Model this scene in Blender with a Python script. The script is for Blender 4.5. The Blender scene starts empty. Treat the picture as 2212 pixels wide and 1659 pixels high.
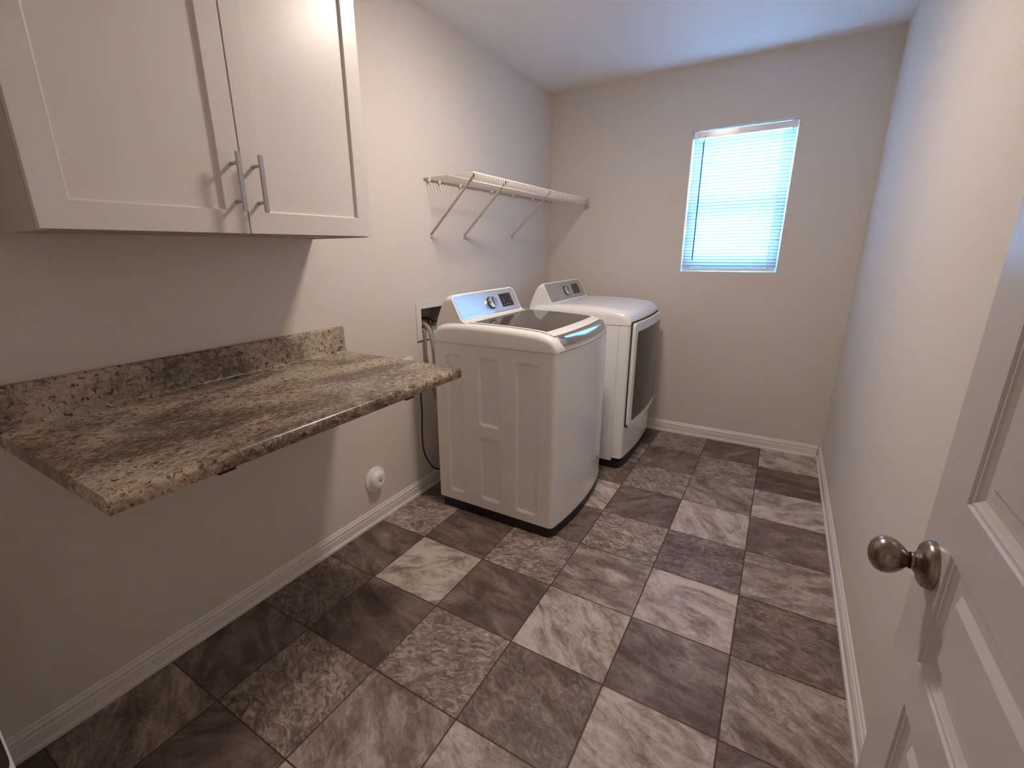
import bpy, bmesh, math, random
from mathutils import Vector, Matrix
random.seed(7)
SC = bpy.context.scene
COL = SC.collection

# ------------------------------------------------------------------ camera
cd = bpy.data.cameras.new('camera')
cam = bpy.data.objects.new('camera', cd)
COL.objects.link(cam)
SC.camera = cam
cd.sensor_fit = 'HORIZONTAL'
cd.sensor_width = 36.0
cd.lens = 36.0 * 1003.264 / 2212
cd.shift_x = 46.403 / 2212
cd.shift_y = 8.274 / 2212
cd.clip_start = 0.01
r_ = Vector((0.85146971, 0.52428786, -0.01102623))
u_ = Vector((-0.13967309, 0.24700249, 0.95889582))
f_ = Vector((-0.50546094, 0.81493068, -0.28354404))
M = Matrix(((r_.x, u_.x, -f_.x, 1.61728), (r_.y, u_.y, -f_.y, -3.52078), (r_.z, u_.z, -f_.z, 1.33774), (0, 0, 0, 1)))
cam.matrix_world = M

# ------------------------------------------------------------------ view, world
SC.view_settings.view_transform = 'Standard'
SC.view_settings.look = 'None'
SC.view_settings.gamma = 1
SC.view_settings.exposure = 0.27
SC.view_settings.use_curve_mapping = False
w = bpy.data.worlds.new('overcast_sky')
SC.world = w
w.use_nodes = True
bg = w.node_tree.nodes['Background']
bg.inputs[0].default_value = (0.26, 0.52, 1.0, 1)
bg.inputs[1].default_value = 94.0
LAMP_RGB = (1.0, 0.86, 0.76)
LAMP_STRENGTH = 108.0
HALL_FILL_STRENGTH = 260.0  # added fill light, raises the ambient level through the doorway

# ------------------------------------------------------------------ room numbers (metres)
W = 1.9766      # left wall x = 0, right wall x = W
H = 2.4255
FY = -3.50      # room face of the front wall
T = 0.336       # tile pitch
GX, GY = 1.6401, -0.3395

# ------------------------------------------------------------------ materials
def mat(name, rgb, rough=0.5, metal=0.0, coat=0.0, bump=None, spec=None):
    m = bpy.data.materials.new(name)
    m.use_nodes = True
    nt = m.node_tree
    b = nt.nodes['Principled BSDF']
    b.inputs['Base Color'].default_value = (*rgb, 1)
    b.inputs['Roughness'].default_value = rough
    b.inputs['Metallic'].default_value = metal
    b.inputs['Coat Weight'].default_value = coat
    b.inputs['Coat Roughness'].default_value = 0.1
    if spec is not None:
        b.inputs['Specular IOR Level'].default_value = spec
    if bump:
        sc, st, di = bump
        tc = nt.nodes.new('ShaderNodeTexCoord')
        n = nt.nodes.new('ShaderNodeTexNoise')
        n.inputs['Scale'].default_value = sc
        n.inputs['Detail'].default_value = 3
        bp = nt.nodes.new('ShaderNodeBump')
        bp.inputs['Strength'].default_value = st
        bp.inputs['Distance'].default_value = di
        nt.links.new(tc.outputs['Object'], n.inputs['Vector'])
        nt.links.new(n.outputs['Fac'], bp.inputs['Height'])
        nt.links.new(bp.outputs['Normal'], b.inputs['Normal'])
    return m

M_WALL = mat('wall_paint', (0.70, 0.650, 0.598), 0.85, bump=(160, 0.25, 0.002))
M_CEIL = mat('ceiling_paint', (0.88, 0.86, 0.83), 0.9, bump=(120, 0.3, 0.002))
M_TRIM = mat('trim_paint', (0.80, 0.765, 0.745), 0.33, bump=(60, 0.05, 0.001))
M_DOOR = mat('door_paint', (0.65, 0.62, 0.61), 0.29, bump=(300, 0.08, 0.0008))
M_CAB = mat('cabinet_paint', (0.72, 0.68, 0.64), 0.36, bump=(220, 0.04, 0.0006))
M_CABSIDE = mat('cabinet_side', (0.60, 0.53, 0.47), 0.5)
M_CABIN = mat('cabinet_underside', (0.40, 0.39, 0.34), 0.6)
M_NICKEL = mat('brushed_nickel', (0.42, 0.42, 0.44), 0.33, 1.0)
M_BRONZE = mat('satin_pewter', (0.30, 0.25, 0.215), 0.27, 1.0)
M_STRIKE = mat('dark_strike_metal', (0.045, 0.035, 0.038), 0.9, 0.0, spec=0.05)
M_ENAMEL = mat('white_enamel', (0.88, 0.885, 0.88), 0.22, coat=0.4)
M_PLWHITE = mat('white_plastic', (0.88, 0.88, 0.87), 0.28, coat=0.2)
M_BLACK = mat('black_plastic_and_shade', (0.012, 0.011, 0.012), 0.45)  # dial rings, and the shade painted under the machines
M_GAP = mat('dark_rubber', (0.01, 0.01, 0.012), 0.7)
M_GLASSLID = mat('smoked_glass', (0.075, 0.062, 0.055), 0.05, coat=0.0)
M_GLASSLID.node_tree.nodes['Principled BSDF'].inputs['Coat Roughness'].default_value = 0.02
M_DRGLASS = mat('smoked_door_glass', (0.045, 0.034, 0.030), 0.12, spec=0.2)
M_CHROME = mat('chrome', (0.60, 0.62, 0.66), 0.09, 1.0)
M_PANEL = mat('silver_panel', (0.62, 0.64, 0.68), 0.25, 0.6, coat=0.5)
M_PANEL2 = mat('silver_panel_grey', (0.44, 0.44, 0.45), 0.3, 0.5, coat=0.3)
M_SCREEN = mat('dark_display', (0.02, 0.018, 0.022), 0.12)
M_MARK = mat('grey_print', (0.22, 0.25, 0.32), 0.5)
M_MARKL = mat('white_print', (0.26, 0.27, 0.30), 0.5)
M_WIRE = mat('white_coated_wire', (0.88, 0.86, 0.83), 0.35)
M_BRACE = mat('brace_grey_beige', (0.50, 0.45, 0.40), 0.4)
M_HOSE = mat('grey_hose', (0.33, 0.29, 0.25), 0.5)
M_CORD = mat('black_cord', (0.01, 0.01, 0.01), 0.5)
M_BOXFL = mat('box_flange', (0.74, 0.72, 0.67), 0.4)
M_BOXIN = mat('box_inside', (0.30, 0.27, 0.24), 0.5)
M_STEELB = mat('black_steel', (0.012, 0.012, 0.012), 0.4, 0.3)
M_HALL = mat('hall_carpet', (0.30, 0.26, 0.22), 0.95)
M_WAND = mat('clear_grey_wand', (0.04, 0.08, 0.14), 0.2)

# translucent slat plastic
M_SLAT = bpy.data.materials.new('blind_slat_vinyl'); M_SLAT.use_nodes = True
nt = M_SLAT.node_tree; nt.nodes.clear()
o = nt.nodes.new('ShaderNodeOutputMaterial'); mx = nt.nodes.new('ShaderNodeMixShader')
df = nt.nodes.new('ShaderNodeBsdfDiffuse'); tr = nt.nodes.new('ShaderNodeBsdfTranslucent')
df.inputs[0].default_value = (0.78, 0.84, 0.86, 1); tr.inputs[0].default_value = (0.160, 0.185, 0.190, 1)
mx.inputs[0].default_value = 0.5
nt.links.new(df.outputs[0], mx.inputs[1]); nt.links.new(tr.outputs[0], mx.inputs[2]); nt.links.new(mx.outputs[0], o.inputs[0])
# window glass: clear pane with a surface reflection
M_PANE = bpy.data.materials.new('window_glass'); M_PANE.use_nodes = True
nt = M_PANE.node_tree; nt.nodes.clear()
o = nt.nodes.new('ShaderNodeOutputMaterial'); mx = nt.nodes.new('ShaderNodeMixShader')
tp = nt.nodes.new('ShaderNodeBsdfTransparent'); gl = nt.nodes.new('ShaderNodeBsdfGlossy'); fr = nt.nodes.new('ShaderNodeFresnel')
gl.inputs['Roughness'].default_value = 0.02
tp.inputs[0].default_value = (0.93, 0.97, 0.96, 1)
nt.links.new(fr.outputs[0], mx.inputs[0]); nt.links.new(tp.outputs[0], mx.inputs[1]); nt.links.new(gl.outputs[0], mx.inputs[2]); nt.links.new(mx.outputs[0], o.inputs[0])
# lamp dome
M_LAMP = bpy.data.materials.new('lit_frosted_dome'); M_LAMP.use_nodes = True
b = M_LAMP.node_tree.nodes['Principled BSDF']
b.inputs['Base Color'].default_value = (0.8, 0.8, 0.8, 1)
b.inputs['Emission Color'].default_value = (*LAMP_RGB, 1)
b.inputs['Emission Strength'].default_value = LAMP_STRENGTH

M_HALL_FILL = M_LAMP.copy(); M_HALL_FILL.name = 'hall_fill_glow'
b = M_HALL_FILL.node_tree.nodes['Principled BSDF']
b.inputs['Emission Color'].default_value = (1.0, 0.86, 0.78, 1)
b.inputs['Emission Strength'].default_value = HALL_FILL_STRENGTH  # glow of the added hall fill

def N(nt, typ, **kw):
    n = nt.nodes.new(typ)
    for k, v in kw.items():
        setattr(n, k, v)
    return n

def ramp(nt, stops, interp='LINEAR'):
    n = nt.nodes.new('ShaderNodeValToRGB')
    cr = n.color_ramp
    cr.interpolation = interp
    while len(cr.elements) < len(stops):
        cr.elements.new(0.5)
    for e, (p, c) in zip(cr.elements, stops):
        e.position = p
        e.color = (*c, 1)
    return n

def make_floor_material():
    m = bpy.data.materials.new('vinyl_slate_tile'); m.use_nodes = True
    nt = m.node_tree; L = nt.links.new
    b = nt.nodes['Principled BSDF']
    tc = N(nt, 'ShaderNodeTexCoord')
    at = N(nt, 'ShaderNodeAttribute', attribute_name='tile')
    sp = N(nt, 'ShaderNodeSeparateColor'); L(at.outputs['Color'], sp.inputs[0])
    tone, mott, seed = sp.outputs[0], sp.outputs[1], sp.outputs[2]
    # per tile offset + rotation
    off = N(nt, 'ShaderNodeMath', operation='MULTIPLY'); L(seed, off.inputs[0]); off.inputs[1].default_value = 37.0
    ang = N(nt, 'ShaderNodeMath', operation='MULTIPLY'); L(at.outputs['Alpha'], ang.inputs[0]); ang.inputs[1].default_value = 6.2832
    cb = N(nt, 'ShaderNodeCombineXYZ'); L(off.outputs[0], cb.inputs[0]); L(off.outputs[0], cb.inputs[2])
    vr = N(nt, 'ShaderNodeVectorRotate', rotation_type='Z_AXIS'); L(tc.outputs['Object'], vr.inputs['Vector']); L(ang.outputs[0], vr.inputs['Angle'])
    ad = N(nt, 'ShaderNodeVectorMath', operation='ADD'); L(vr.outputs[0], ad.inputs[0]); L(cb.outputs[0], ad.inputs[1])
    # streaks: stretched noise
    mp = N(nt, 'ShaderNodeMapping'); mp.inputs['Scale'].default_value = (1.0, 2.3, 1.0); L(ad.outputs[0], mp.inputs['Vector'])
    n1 = N(nt, 'ShaderNodeTexNoise'); n1.inputs['Scale'].default_value = 4.6; n1.inputs['Detail'].default_value = 8; n1.inputs['Roughness'].default_value = 0.60; n1.inputs['Distortion'].default_value = 1.1
    L(mp.outputs[0], n1.inputs['Vector'])
    # mottling: finer, rounder, distorted
    mp2 = N(nt, 'ShaderNodeMapping'); mp2.inputs['Scale'].default_value = (1.0, 1.7, 1.0); L(ad.outputs[0], mp2.inputs['Vector'])
    n2 = N(nt, 'ShaderNodeTexNoise'); n2.inputs['Scale'].default_value = 21.0; n2.inputs['Detail'].default_value = 6; n2.inputs['Roughness'].default_value = 0.68; n2.inputs['Distortion'].default_value = 1.6
    L(mp2.outputs[0], n2.inputs['Vector'])
    n3 = N(nt, 'ShaderNodeTexNoise'); n3.inputs['Scale'].default_value = 9.0; n3.inputs['Detail'].default_value = 3; L(ad.outputs[0], n3.inputs['Vector'])
    # value = tone + a*(n1-.5) + mott*b*(n2-.5) + c*(n3-.5)
    def term(src, k, mul=None):
        s = N(nt, 'ShaderNodeMath', operation='SUBTRACT'); L(src, s.inputs[0]); s.inputs[1].default_value = 0.5
        q = N(nt, 'ShaderNodeMath', operation='MULTIPLY'); L(s.outputs[0], q.inputs[0]); q.inputs[1].default_value = k
        if mul is not None:
            q2 = N(nt, 'ShaderNodeMath', operation='MULTIPLY'); L(q.outputs[0], q2.inputs[0]); L(mul, q2.inputs[1]); return q2.outputs[0]
        return q.outputs[0]
    inv = N(nt, 'ShaderNodeMath', operation='SUBTRACT'); inv.inputs[0].default_value = 1.25; L(mott, inv.inputs[1])
    tsc = N(nt, 'ShaderNodeMath', operation='MULTIPLY_ADD'); L(tone, tsc.inputs[0]); tsc.inputs[1].default_value = 0.9; tsc.inputs[2].default_value = 0.35
    k1 = N(nt, 'ShaderNodeMath', operation='MULTIPLY'); L(inv.outputs[0], k1.inputs[0]); L(tsc.outputs[0], k1.inputs[1])
    k2 = N(nt, 'ShaderNodeMath', operation='MULTIPLY'); L(mott, k2.inputs[0]); L(tsc.outputs[0], k2.inputs[1])
    v = tone
    for t_ in (term(n1.outputs['Fac'], 1.9, k1.outputs[0]), term(n2.outputs['Fac'], 2.3, k2.outputs[0]), term(n3.outputs['Fac'], 0.5), term(n2.outputs['Fac'], 0.35)):
        a_ = N(nt, 'ShaderNodeMath', operation='ADD'); L(v, a_.inputs[0]); L(t_, a_.inputs[1]); v = a_.outputs[0]
    cr = ramp(nt, [(0.0, (0.074, 0.050, 0.041)), (0.25, (0.142, 0.103, 0.087)), (0.5, (0.250, 0.197, 0.168)), (0.75, (0.42, 0.352, 0.31)), (1.0, (0.60, 0.53, 0.475))])
    L(v, cr.inputs[0])
    # grout grooves
    sx = N(nt, 'ShaderNodeSeparateXYZ'); L(tc.outputs['Object'], sx.inputs[0])
    def groove(src, g0):
        s = N(nt, 'ShaderNodeMath', operation='SUBTRACT'); L(src, s.inputs[0]); s.inputs[1].default_value = g0 - 20 * T
        mo = N(nt, 'ShaderNodeMath', operation='MODULO'); L(s.outputs[0], mo.inputs[0]); mo.inputs[1].default_value = T
        h = N(nt, 'ShaderNodeMath', operation='SUBTRACT'); L(mo.outputs[0], h.inputs[0]); h.inputs[1].default_value = T / 2
        ab = N(nt, 'ShaderNodeMath', operation='ABSOLUTE'); L(h.outputs[0], ab.inputs[0])
        e = N(nt, 'ShaderNodeMath', operation='SUBTRACT'); e.inputs[0].default_value = T / 2; L(ab.outputs[0], e.inputs[1])
        return e.outputs[0]
    mn = N(nt, 'ShaderNodeMath', operation='MINIMUM'); L(groove(sx.outputs[0], GX), mn.inputs[0]); L(groove(sx.outputs[1], GY), mn.inputs[1])
    mr = N(nt, 'ShaderNodeMapRange'); mr.inputs['From Min'].default_value = 0.0013; mr.inputs['From Max'].default_value = 0.0034; L(mn.outputs[0], mr.inputs['Value'])
    mix = N(nt, 'ShaderNodeMix', data_type='RGBA'); mix.inputs[6].default_value = (0.06, 0.04, 0.032, 1)
    L(mr.outputs[0], mix.inputs[0]); L(cr.outputs[0], mix.inputs[7])
    L(mix.outputs[2], b.inputs['Base Color'])
    b.inputs['Roughness'].default_value = 0.42
    b.inputs['Specular IOR Level'].default_value = 0.35
    bp = N(nt, 'ShaderNodeBump'); bp.inputs['Strength'].default_value = 0.5; bp.inputs['Distance'].default_value = 0.0015
    L(mr.outputs[0], bp.inputs['Height'])
    bp2 = N(nt, 'ShaderNodeBump'); bp2.inputs['Strength'].default_value = 0.25; bp2.inputs['Distance'].default_value = 0.002
    L(n2.outputs['Fac'], bp2.inputs['Height']); L(bp.outputs[0], bp2.inputs['Normal'])
    L(bp2.outputs[0], b.inputs['Normal'])
    return m

def make_granite():
    m = bpy.data.materials.new('granite_laminate'); m.use_nodes = True
    nt = m.node_tree; L = nt.links.new
    b = nt.nodes['Principled BSDF']
    tc = N(nt, 'ShaderNodeTexCoord')
    # swirling base pattern
    mp = N(nt, 'ShaderNodeMapping'); mp.inputs['Scale'].default_value = (1.35, 0.8, 1.0); mp.inputs['Rotation'].default_value = (0, 0, 0.35); L(tc.outputs['Object'], mp.inputs['Vector'])
    n0 = N(nt, 'ShaderNodeTexNoise'); n0.inputs['Scale'].default_value = 3.4; n0.inputs['Detail'].default_value = 4; n0.inputs['Distortion'].default_value = 1.0; L(mp.outputs[0], n0.inputs['Vector'])
    n1 = N(nt, 'ShaderNodeTexNoise'); n1.inputs['Scale'].default_value = 64; n1.inputs['Detail'].default_value = 7; n1.inputs['Roughness'].default_value = 0.72; n1.inputs['Distortion'].default_value = 0.9; L(mp.outputs[0], n1.inputs['Vector'])
    n2 = N(nt, 'ShaderNodeTexNoise'); n2.inputs['Scale'].default_value = 75; n2.inputs['Detail'].default_value = 4; n2.inputs['Distortion'].default_value = 1.0; L(tc.outputs['Object'], n2.inputs['Vector'])
    a1 = N(nt, 'ShaderNodeMath', operation='MULTIPLY_ADD'); L(n0.outputs['Fac'], a1.inputs[0]); a1.inputs[1].default_value = 2.0; a1.inputs[2].default_value = -1.0
    a2 = N(nt, 'ShaderNodeMath', operation='MULTIPLY_ADD'); L(n1.outputs['Fac'], a2.inputs[0]); a2.inputs[1].default_value = 2.1; L(a1.outputs[0], a2.inputs[2])
    a3 = N(nt, 'ShaderNodeMath', operation='ADD'); L(a2.outputs[0], a3.inputs[0]); a3.inputs[1].default_value = -0.48
    cr = ramp(nt, [(0.0, (0.055, 0.036, 0.029)), (0.22, (0.110, 0.078, 0.062)), (0.45, (0.220, 0.170, 0.138)), (0.68, (0.375, 0.305, 0.248)), (0.95, (0.52, 0.44, 0.365))])
    L(a3.outputs[0], cr.inputs[0])
    # dark garnets
    r2 = ramp(nt, [(0.36, (1, 1, 1)), (0.42, (0, 0, 0))]); L(n2.outputs['Fac'], r2.inputs[0])
    dk = N(nt, 'ShaderNodeMix', data_type='RGBA'); L(r2.outputs[0], dk.inputs[0]); L(cr.outputs[0], dk.inputs[6]); dk.inputs[7].default_value = (0.065, 0.04, 0.03, 1)
    # grey-green tint drifting
    n4 = N(nt, 'ShaderNodeTexNoise'); n4.inputs['Scale'].default_value = 7; L(tc.outputs['Object'], n4.inputs['Vector'])
    r4 = ramp(nt, [(0.45, (1.0, 0.96, 0.9)), (0.6, (0.91, 0.93, 0.88))]); L(n4.outputs['Fac'], r4.inputs[0])
    mu = N(nt, 'ShaderNodeMix', data_type='RGBA', blend_type='MULTIPLY'); mu.inputs[0].default_value = 1.0
    L(dk.outputs[2], mu.inputs[6]); L(r4.outputs[0], mu.inputs[7])
    L(mu.outputs[2], b.inputs['Base Color'])
    b.inputs['Roughness'].default_value = 0.27
    b.inputs['Specular IOR Level'].default_value = 0.5
    return m

M_FLOOR = make_floor_material()
M_GRAN = make_granite()

# ------------------------------------------------------------------ mesh helpers
def link(name, bm, m, parent=None, smooth=False):
    me = bpy.data.meshes.new(name)
    bm.normal_update()
    bm.to_mesh(me); bm.free()
    mats = m if isinstance(m, (list, tuple)) else [m]
    for x in mats:
        me.materials.append(x)
    if smooth:
        for p in me.polygons:
            p.use_smooth = True
        if smooth is not True:
            me.set_sharp_from_angle(angle=math.radians(smooth))
    ob = bpy.data.objects.new(name, me)
    COL.objects.link(ob)
    if parent is not None:
        ob.parent = parent
        ob.matrix_parent_inverse = Matrix.Identity(4)
        ob.location = -TOP[parent.name] if parent.name in TOP else (0, 0, 0)
    return ob

TOP = {}   # world origin of each empty, so that children can be modelled in world coordinates

def thing(name, label, cat, loc, group=None):
    e = bpy.data.objects.new(name, None)
    e.empty_display_size = 0.05
    COL.objects.link(e)
    e.location = loc
    e['label'] = label; e['category'] = cat
    if group:
        e['group'] = group
    TOP[e.name] = Vector(loc)
    return e

def tag(ob, label, cat, group=None):
    ob['label'] = label; ob['category'] = cat
    if group:
        ob['group'] = group
    return ob

def struct(name, bm, m, parent=None, smooth=False):
    ob = link(name, bm, m, parent, smooth)
    if parent is None:
        ob['kind'] = 'structure'
    return ob

def box(bm, x0, x1, y0, y1, z0, z1, bev=0.0, seg=2, mi=0):
    ret = bmesh.ops.create_cube(bm, size=1.0)
    vs = ret['verts']
    for v in vs:
        v.co = Vector(((x0 + x1) / 2 + v.co.x * (x1 - x0), (y0 + y1) / 2 + v.co.y * (y1 - y0), (z0 + z1) / 2 + v.co.z * (z1 - z0)))
    fs = set(f for v in vs for f in v.link_faces)
    if bev > 0:
        es = set(e for v in vs for e in v.link_edges)
        rr = bmesh.ops.bevel(bm, geom=list(es), offset=bev, segments=seg, profile=0.5, affect='EDGES')
        fs = set(rr['faces']) | set(f for f in fs if f.is_valid)
    for f in fs:
        if f.is_valid:
            f.material_index = mi

def nb():
    return bmesh.new()

def quad(bm, pts, mi=0):
    f = bm.faces.new([bm.verts.new(p) for p in pts]); f.material_index = mi
    return f

def tube(bm, pts, r, n=8, cap=True):
    pts = [Vector(p) for p in pts]
    rings = []
    prev = None
    for i, p in enumerate(pts):
        if i == 0: t = (pts[1] - pts[0]).normalized()
        elif i == len(pts) - 1: t = (pts[-1] - pts[-2]).normalized()
        else: t = ((pts[i + 1] - p).normalized() + (p - pts[i - 1]).normalized()).normalized()
        if prev is None:
            a = Vector((0, 0, 1)) if abs(t.z) < 0.9 else Vector((1, 0, 0))
            u = t.cross(a).normalized()
        else:
            u = (prev - t * prev.dot(t)).normalized()
        prev = u
        v = t.cross(u)
        rr = r[i] if isinstance(r, (list, tuple)) else r
        rings.append([bm.verts.new(p + (u * math.cos(2 * math.pi * k / n) + v * math.sin(2 * math.pi * k / n)) * rr) for k in range(n)])
    for a, b2 in zip(rings, rings[1:]):
        for k in range(n):
            bm.faces.new((a[k], a[(k + 1) % n], b2[(k + 1) % n], b2[k]))
    if cap:
        bm.faces.new(rings[0][::-1]); bm.faces.new(rings[-1])

def spline(pts, k=8):
    pts = [Vector(p) for p in pts]
    P = [pts[0] * 2 - pts[1]] + pts + [pts[-1] * 2 - pts[-2]]
    out = []
    for i in range(1, len(P) - 2):
        for j in range(k):
            t = j / k
            a, b2, c, d = P[i - 1], P[i], P[i + 1], P[i + 2]
            out.append(0.5 * ((2 * b2) + (c - a) * t + (2 * a - 5 * b2 + 4 * c - d) * t * t + (3 * b2 - a - 3 * c + d) * t ** 3))
    out.append(pts[-1])
    return out

def lathe(bm, prof, origin, axis, n=32, mi=0, sx=1.0, sy=1.0):
    """prof: list of (distance along axis, radius)"""
    ax = Vector(axis).normalized()
    a = Vector((0, 0, 1)) if abs(ax.z) < 0.9 else Vector((1, 0, 0))
    u = ax.cross(a).normalized(); v = ax.cross(u)
    o_ = Vector(origin)
    rings = []
    for d, r in prof:
        if r < 1e-6:
            rings.append([bm.verts.new(o_ + ax * d)])
        else:
            rings.append([bm.verts.new(o_ + ax * d + u * math.cos(2 * math.pi * k / n) * r * sx + v * math.sin(2 * math.pi * k / n) * r * sy) for k in range(n)])
    for A, B in zip(rings, rings[1:]):
        for k in range(n):
            k2 = (k + 1) % n
            if len(A) == 1 and len(B) == 1: continue
            if len(A) == 1: f = bm.faces.new((A[0], B[k2], B[k]))
            elif len(B) == 1: f = bm.faces.new((A[k], A[k2], B[0]))
            else: f = bm.faces.new((A[k], A[k2], B[k2], B[k]))
            f.material_index = mi

def prism(bm, poly, axis, a0, a1, mi=0):
    """poly 2D points extruded along an axis: 'x' -> (y,z), 'y' -> (x,z), 'z' -> (x,y)"""
    def P(p, a):
        if axis == 'x': return (a, p[0], p[1])
        if axis == 'y': return (p[0], a, p[1])
        return (p[0], p[1], a)
    A = [bm.verts.new(P(p, a0)) for p in poly]; B = [bm.verts.new(P(p, a1)) for p in poly]
    n = len(poly); fs = []
    for i in range(n):
        fs.append(bm.faces.new((A[i], A[(i + 1) % n], B[(i + 1) % n], B[i])))
    fs.append(bm.faces.new(A[::-1])); fs.append(bm.faces.new(B))
    for f in fs: f.material_index = mi
    bmesh.ops.recalc_face_normals(bm, faces=fs)

def rrect(u0, u1, v0, v1, r, n=6):
    """rounded rectangle, r = single radius or 4 radii (u0v0, u1v0, u1v1, u0v1)"""
    R = r if isinstance(r, (list, tuple)) else [r] * 4
    out = []
    for (cu, cv, a0, rr) in ((u0 + R[0], v0 + R[0], 180, R[0]), (u1 - R[1], v0 + R[1], 270, R[1]), (u1 - R[2], v1 - R[2], 0, R[2]), (u0 + R[3], v1 - R[3], 90, R[3])):
        for k in range(n + 1):
            a = math.radians(a0 + 90 * k / n)
            out.append((cu + rr * math.cos(a), cv + rr * math.sin(a)))
    return out

def panel_leaf(bm, fx, thick, y0, y1, z0, z1, holes, prof, side=1):
    """a flat leaf in the YZ plane facing +x (side=1) or -x (side=-1) with moulded panels"""
    def X(d): return fx - side * d
    holes = sorted(holes, key=lambda h: h[2])
    # holes: one column, (hy0,hy1,hz0,hz1)
    hy0, hy1 = holes[0][0], holes[0][1]
    q = lambda a, b2, c, d: quad(bm, [(X(0), a, c), (X(0), b2, c), (X(0), b2, d), (X(0), a, d)])
    q(y0, hy0, z0, z1); q(hy1, y1, z0, z1)
    zz = z0
    for h in holes:
        q(hy0, hy1, zz, h[2]); zz = h[3]
    q(hy0, hy1, zz, z1)
    for h in holes:
        rings = []
        for d, dep in prof:
            rings.append([bm.verts.new((X(dep), y, z)) for y, z in ((h[0] + d, h[2] + d), (h[1] - d, h[2] + d), (h[1] - d, h[3] - d), (h[0] + d, h[3] - d))])
        for A, B in zip(rings, rings[1:]):
            for k in range(4):
                bm.faces.new((A[k], A[(k + 1) % 4], B[(k + 1) % 4], B[k]))
        bm.faces.new(rings[-1])
    # edges and back
    xb = X(thick)
    quad(bm, [(xb, y0, z0), (xb, y1, z0), (xb, y1, z1), (xb, y0, z1)])
    for a, b2 in (((y0, z0), (y1, z0)), ((y1, z0), (y1, z1)), ((y1, z1), (y0, z1)), ((y0, z1), (y0, z0))):
        quad(bm, [(X(0), a[0], a[1]), (X(0), b2[0], b2[1]), (xb, b2[0], b2[1]), (xb, a[0], a[1])])
    bmesh.ops.remove_doubles(bm, verts=bm.verts, dist=1e-5)
    bmesh.ops.recalc_face_normals(bm, faces=bm.faces)

# ------------------------------------------------------------------ floor
tones = {  # column (0 = along right wall) -> rows -1..10 : (tone, mottle, angle)
    0: 'L D L d S m S d L D S D', 1: 'D M S L m L d L D S m D', 2: 'M d M D M S L m L d S D',
    3: 'D S m L d M D M S L D m', 4: 'S D L M D D L D M D S L', 5: 'D m D L D M D m D S D m'}
TV = {'D': (0.27, 0.10), 'd': (0.33, 0.25), 'm': (0.36, 0.75), 'M': (0.55, 0.95), 'S': (0.55, 0.35), 'L': (0.76, 0.30)}
bm = nb()
lay = bm.loops.layers.float_color.new('tile')
rnd = random.Random(3)
for c in range(-0, 6):
    x1 = W if c == 0 else GX - (c - 1) * T
    x0 = 0.0 if c == 5 else GX - c * T
    for r in range(-1, 11):
        ya = 0.0 if r == -1 else GY - r * T
        yb = max(GY - (r + 1) * T, -3.6)
        if yb >= ya: continue
        tn, mo = TV[tones[c].split()[r + 1]]
        val = (tn + rnd.uniform(-0.03, 0.03), mo, rnd.random(), (rnd.choice((0.06, 0.44, 0.12, 0.38, 0.02)) + rnd.uniform(-0.03, 0.03)) % 1.0)
        f = quad(bm, [(x0, yb, 0), (x1, yb, 0), (x1, ya, 0), (x0, ya, 0)])
        for l in f.loops:
            l[lay] = val
        if yb <= -3.6: break
bmesh.ops.remove_doubles(bm, verts=bm.verts, dist=1e-4)
ret = bmesh.ops.extrude_face_region(bm, geom=list(bm.faces))
bmesh.ops.translate(bm, verts=[g for g in ret['geom'] if isinstance(g, bmesh.types.BMVert)], vec=(0, 0, -0.02))
bmesh.ops.recalc_face_normals(bm, faces=bm.faces)
struct('floor', bm, M_FLOOR)

# ------------------------------------------------------------------ shell
BX = (-1.610, -1.412, 0.920, 1.045)     # outlet box opening y0 y1 z0 z1 in the left wall
bm = nb()
box(bm, -0.12, 0, FY - 0.115, BX[0], 0, H); box(bm, -0.12, 0, BX[1], 0.17, 0, H)
box(bm, -0.12, 0, BX[0], BX[1], 0, BX[2]); box(bm, -0.12, 0, BX[0], BX[1], BX[3], H)
struct('wall_left', bm, M_WALL)
WX0, WX1, WZ0, WZ1 = 0.990, 1.567, 1.184, 2.058
bm = nb()
box(bm, 0, WX0, 0, 0.17, 0, H); box(bm, WX1, W, 0, 0.17, 0, H)
box(bm, WX0, WX1, 0, 0.17, 0, WZ0); box(bm, WX0, WX1, 0, 0.17, WZ1, H)
struct('wall_back', bm, M_WALL)
bm = nb(); box(bm, W, W + 0.12, FY - 0.115, 0.17, 0, H); struct('wall_right', bm, M_WALL)
bm = nb(); box(bm, -0.12, W + 0.12, FY - 0.115, 0.17, H, H + 0.1); struct('ceiling', bm, M_CEIL)
JX0, JX1, DH = 1.064, 1.883, 2.045
bm = nb()
box(bm, 0, JX0 - 0.018, FY - 0.115, FY, 0, H); box(bm, JX1 + 0.018, W, FY - 0.115, FY, 0, H); box(bm, JX0 - 0.018, JX1 + 0.018, FY - 0.115, FY, DH + 0.018, H)
struct('wall_front', bm, M_WALL)
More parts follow.
